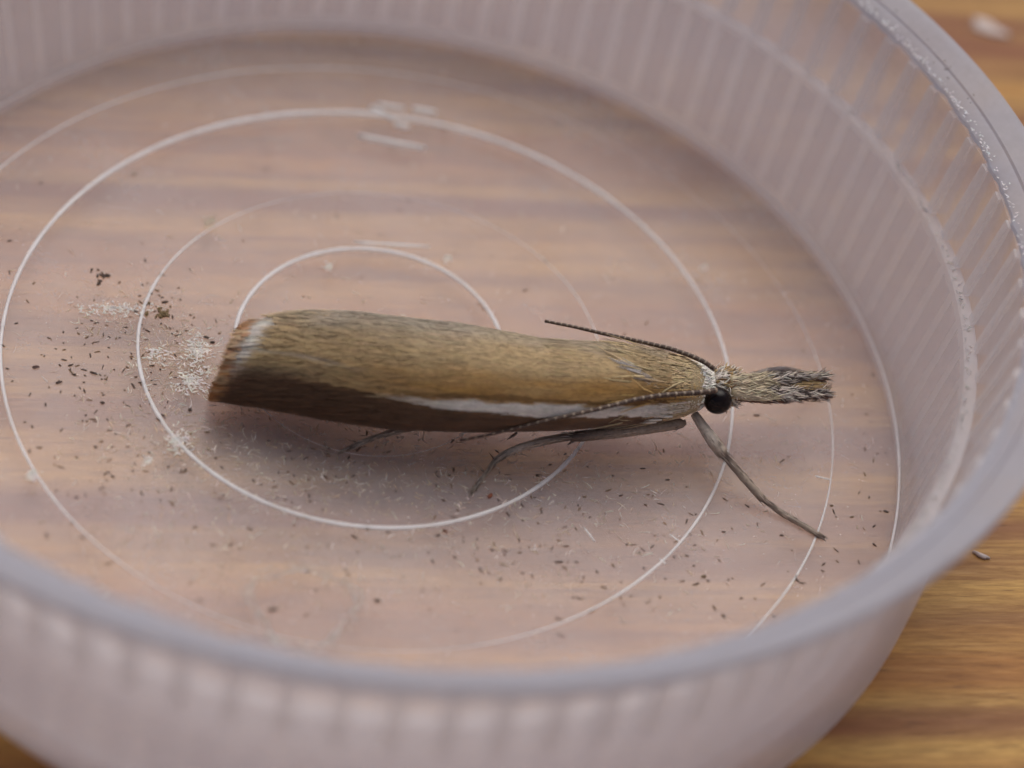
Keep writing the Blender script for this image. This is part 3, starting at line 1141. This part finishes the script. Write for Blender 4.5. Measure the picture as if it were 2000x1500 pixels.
flake(346, 862, 55, 14, 12, 'white tuft of scales clinging to the ring below the wing tip')
flake(285, 900, 10, 4, 3, 'tiny pale scale heap inside the lower left of the tub floor', lpx=8)
flake(640, 521, 12, 4, 4, 'bright white flake inside the smallest ring', 'pale_flake', 'flake', lpx=8)
flake(872, 506, 10, 6, 3, 'white flake just outside the top of the smallest ring', 'pale_flake', 'flake', lpx=8)
flake(408, 430, 18, 6, 9, 'cream tuft on the faint ring above the moth tail', 'pale_flake', 'flake', lpx=9, col=(.62, .55, .45))
flake(60, 928, 18, 6, 5, 'white tuft stuck on the outer ring, lower left', 'pale_flake', 'flake', lpx=9)
flake(1375, 521, 9, 4, 3, 'white flake beside the outer ring, upper right', 'pale_flake', 'flake', lpx=7)

# hairs
st = Strands()
p0 = U(1553, 1127, .002)
for a, b in (((1553, 1127), (1561, 1138)), ((1561, 1138), (1574, 1139))):
    pa, pb = U(*a, .002) - p0, U(*b, .002) - p0
    st.add(pa, pb - pa, np.linalg.norm(pb - pa) * 1.1, .0022, FR, seg=3)
o = st.build('bent_hair', M_DARK, None, kind=None); o.location = p0
tag(o, 'dark bent hair across the faint ring, lower right', 'hair')

# chips on the table beside the tub
def table_chip(x, y, lpx, wpx, ang, label):
    p0 = U(x, y, TZ + .002)
    vs, fs = [], []
    s = pxs(p0)
    n = 14
    ca, sa = math.cos(R(ang)), math.sin(R(ang))
    for lev, k in ((0, 1), (.006, .82)):
        for i in range(n):
            b = 6.283 * i / n
            kk = k * (1 + .22 * math.sin(3 * b + x) + .1 * math.sin(5 * b))
            u, v = lpx / 2 / s * math.cos(b) * kk, wpx / 2 / s * math.sin(b) * kk
            vs.append((u * ca - v * sa, u * sa + v * ca, lev))
    for i in range(n):
        j = (i + 1) % n
        fs.append((i, j, n + j, n + i))
    fs.append(tuple(range(n))[::-1]); fs.append(tuple(range(n, 2 * n)))
    o = link('paint_chip', mesh('paint_chip', vs, fs), M_CHIP)
    o.location = p0
    return tag(o, label, 'chip')


M_CHIP = plain('pale_chip', (.60, .50, .46), .6, .3, .15, 30)
table_chip(1930, 55, 78, 44, -28, 'pale chip lying on the table beyond the tub, top right')
table_chip(1916, 1086, 34, 10, -20, 'thin pale flake on the table beside the tub wall, right')

# loose burrs along the inner edge of the rim, and scuffs on the inside of the wall
st = Strands()
for _ in range(480):
    a = random.gauss(R(38), R(24)) if random.random() < .8 else random.uniform(0, 6.28)
    r = rI(a) + abs(random.gauss(0, .007)) - .004
    p = np.array([r * math.cos(a), r * math.sin(a), ZI + .005 + .45 * max(0, r - rI(a))])
    d = np.array([random.gauss(0, 1), random.gauss(0, 1), random.uniform(-.2, .5)])
    st.add(p, d, random.uniform(.004, .011), random.uniform(.0015, .003), jit((.84, .84, .85), .08), seg=2, flat=.2)
local(st.build('rim_burrs', M_WHITE, tub), tub)
st = Strands()
for _ in range(260):
    a = R(random.uniform(-40, 60))
    r = rS(a) + random.uniform(-.002, .008)
    p = np.array([r * math.cos(a), r * math.sin(a), ZS + .002])
    st.add(p, (random.gauss(0, 1), random.gauss(0, 1), random.uniform(0, .4)), random.uniform(.004, .014), random.uniform(.001, .0025), jit((.72, .71, .70), .1), seg=2)
local(st.build('ledge_burrs', M_WHITE, tub), tub)
vs, fs, cs = [], [], []
for _ in range(22):
    a = R(random.gauss(35, 12)); t = random.uniform(.1, .6)
    r = rI(a) * (1 - t) + rO(a) * t
    p = np.array([r * math.cos(a), r * math.sin(a), ZI + (ZO - ZI) * t + .001])
    L = random.uniform(.003, .012)
    grain(vs, fs, cs, p, L, .0025, .002, random.uniform(0, 6.28), (.10, .10, .09))
o = local(link('rim_grit', mesh('rim_grit', vs, fs, cs), M_DARK, tub, smooth=False), tub); o['kind'] = 'stuff'
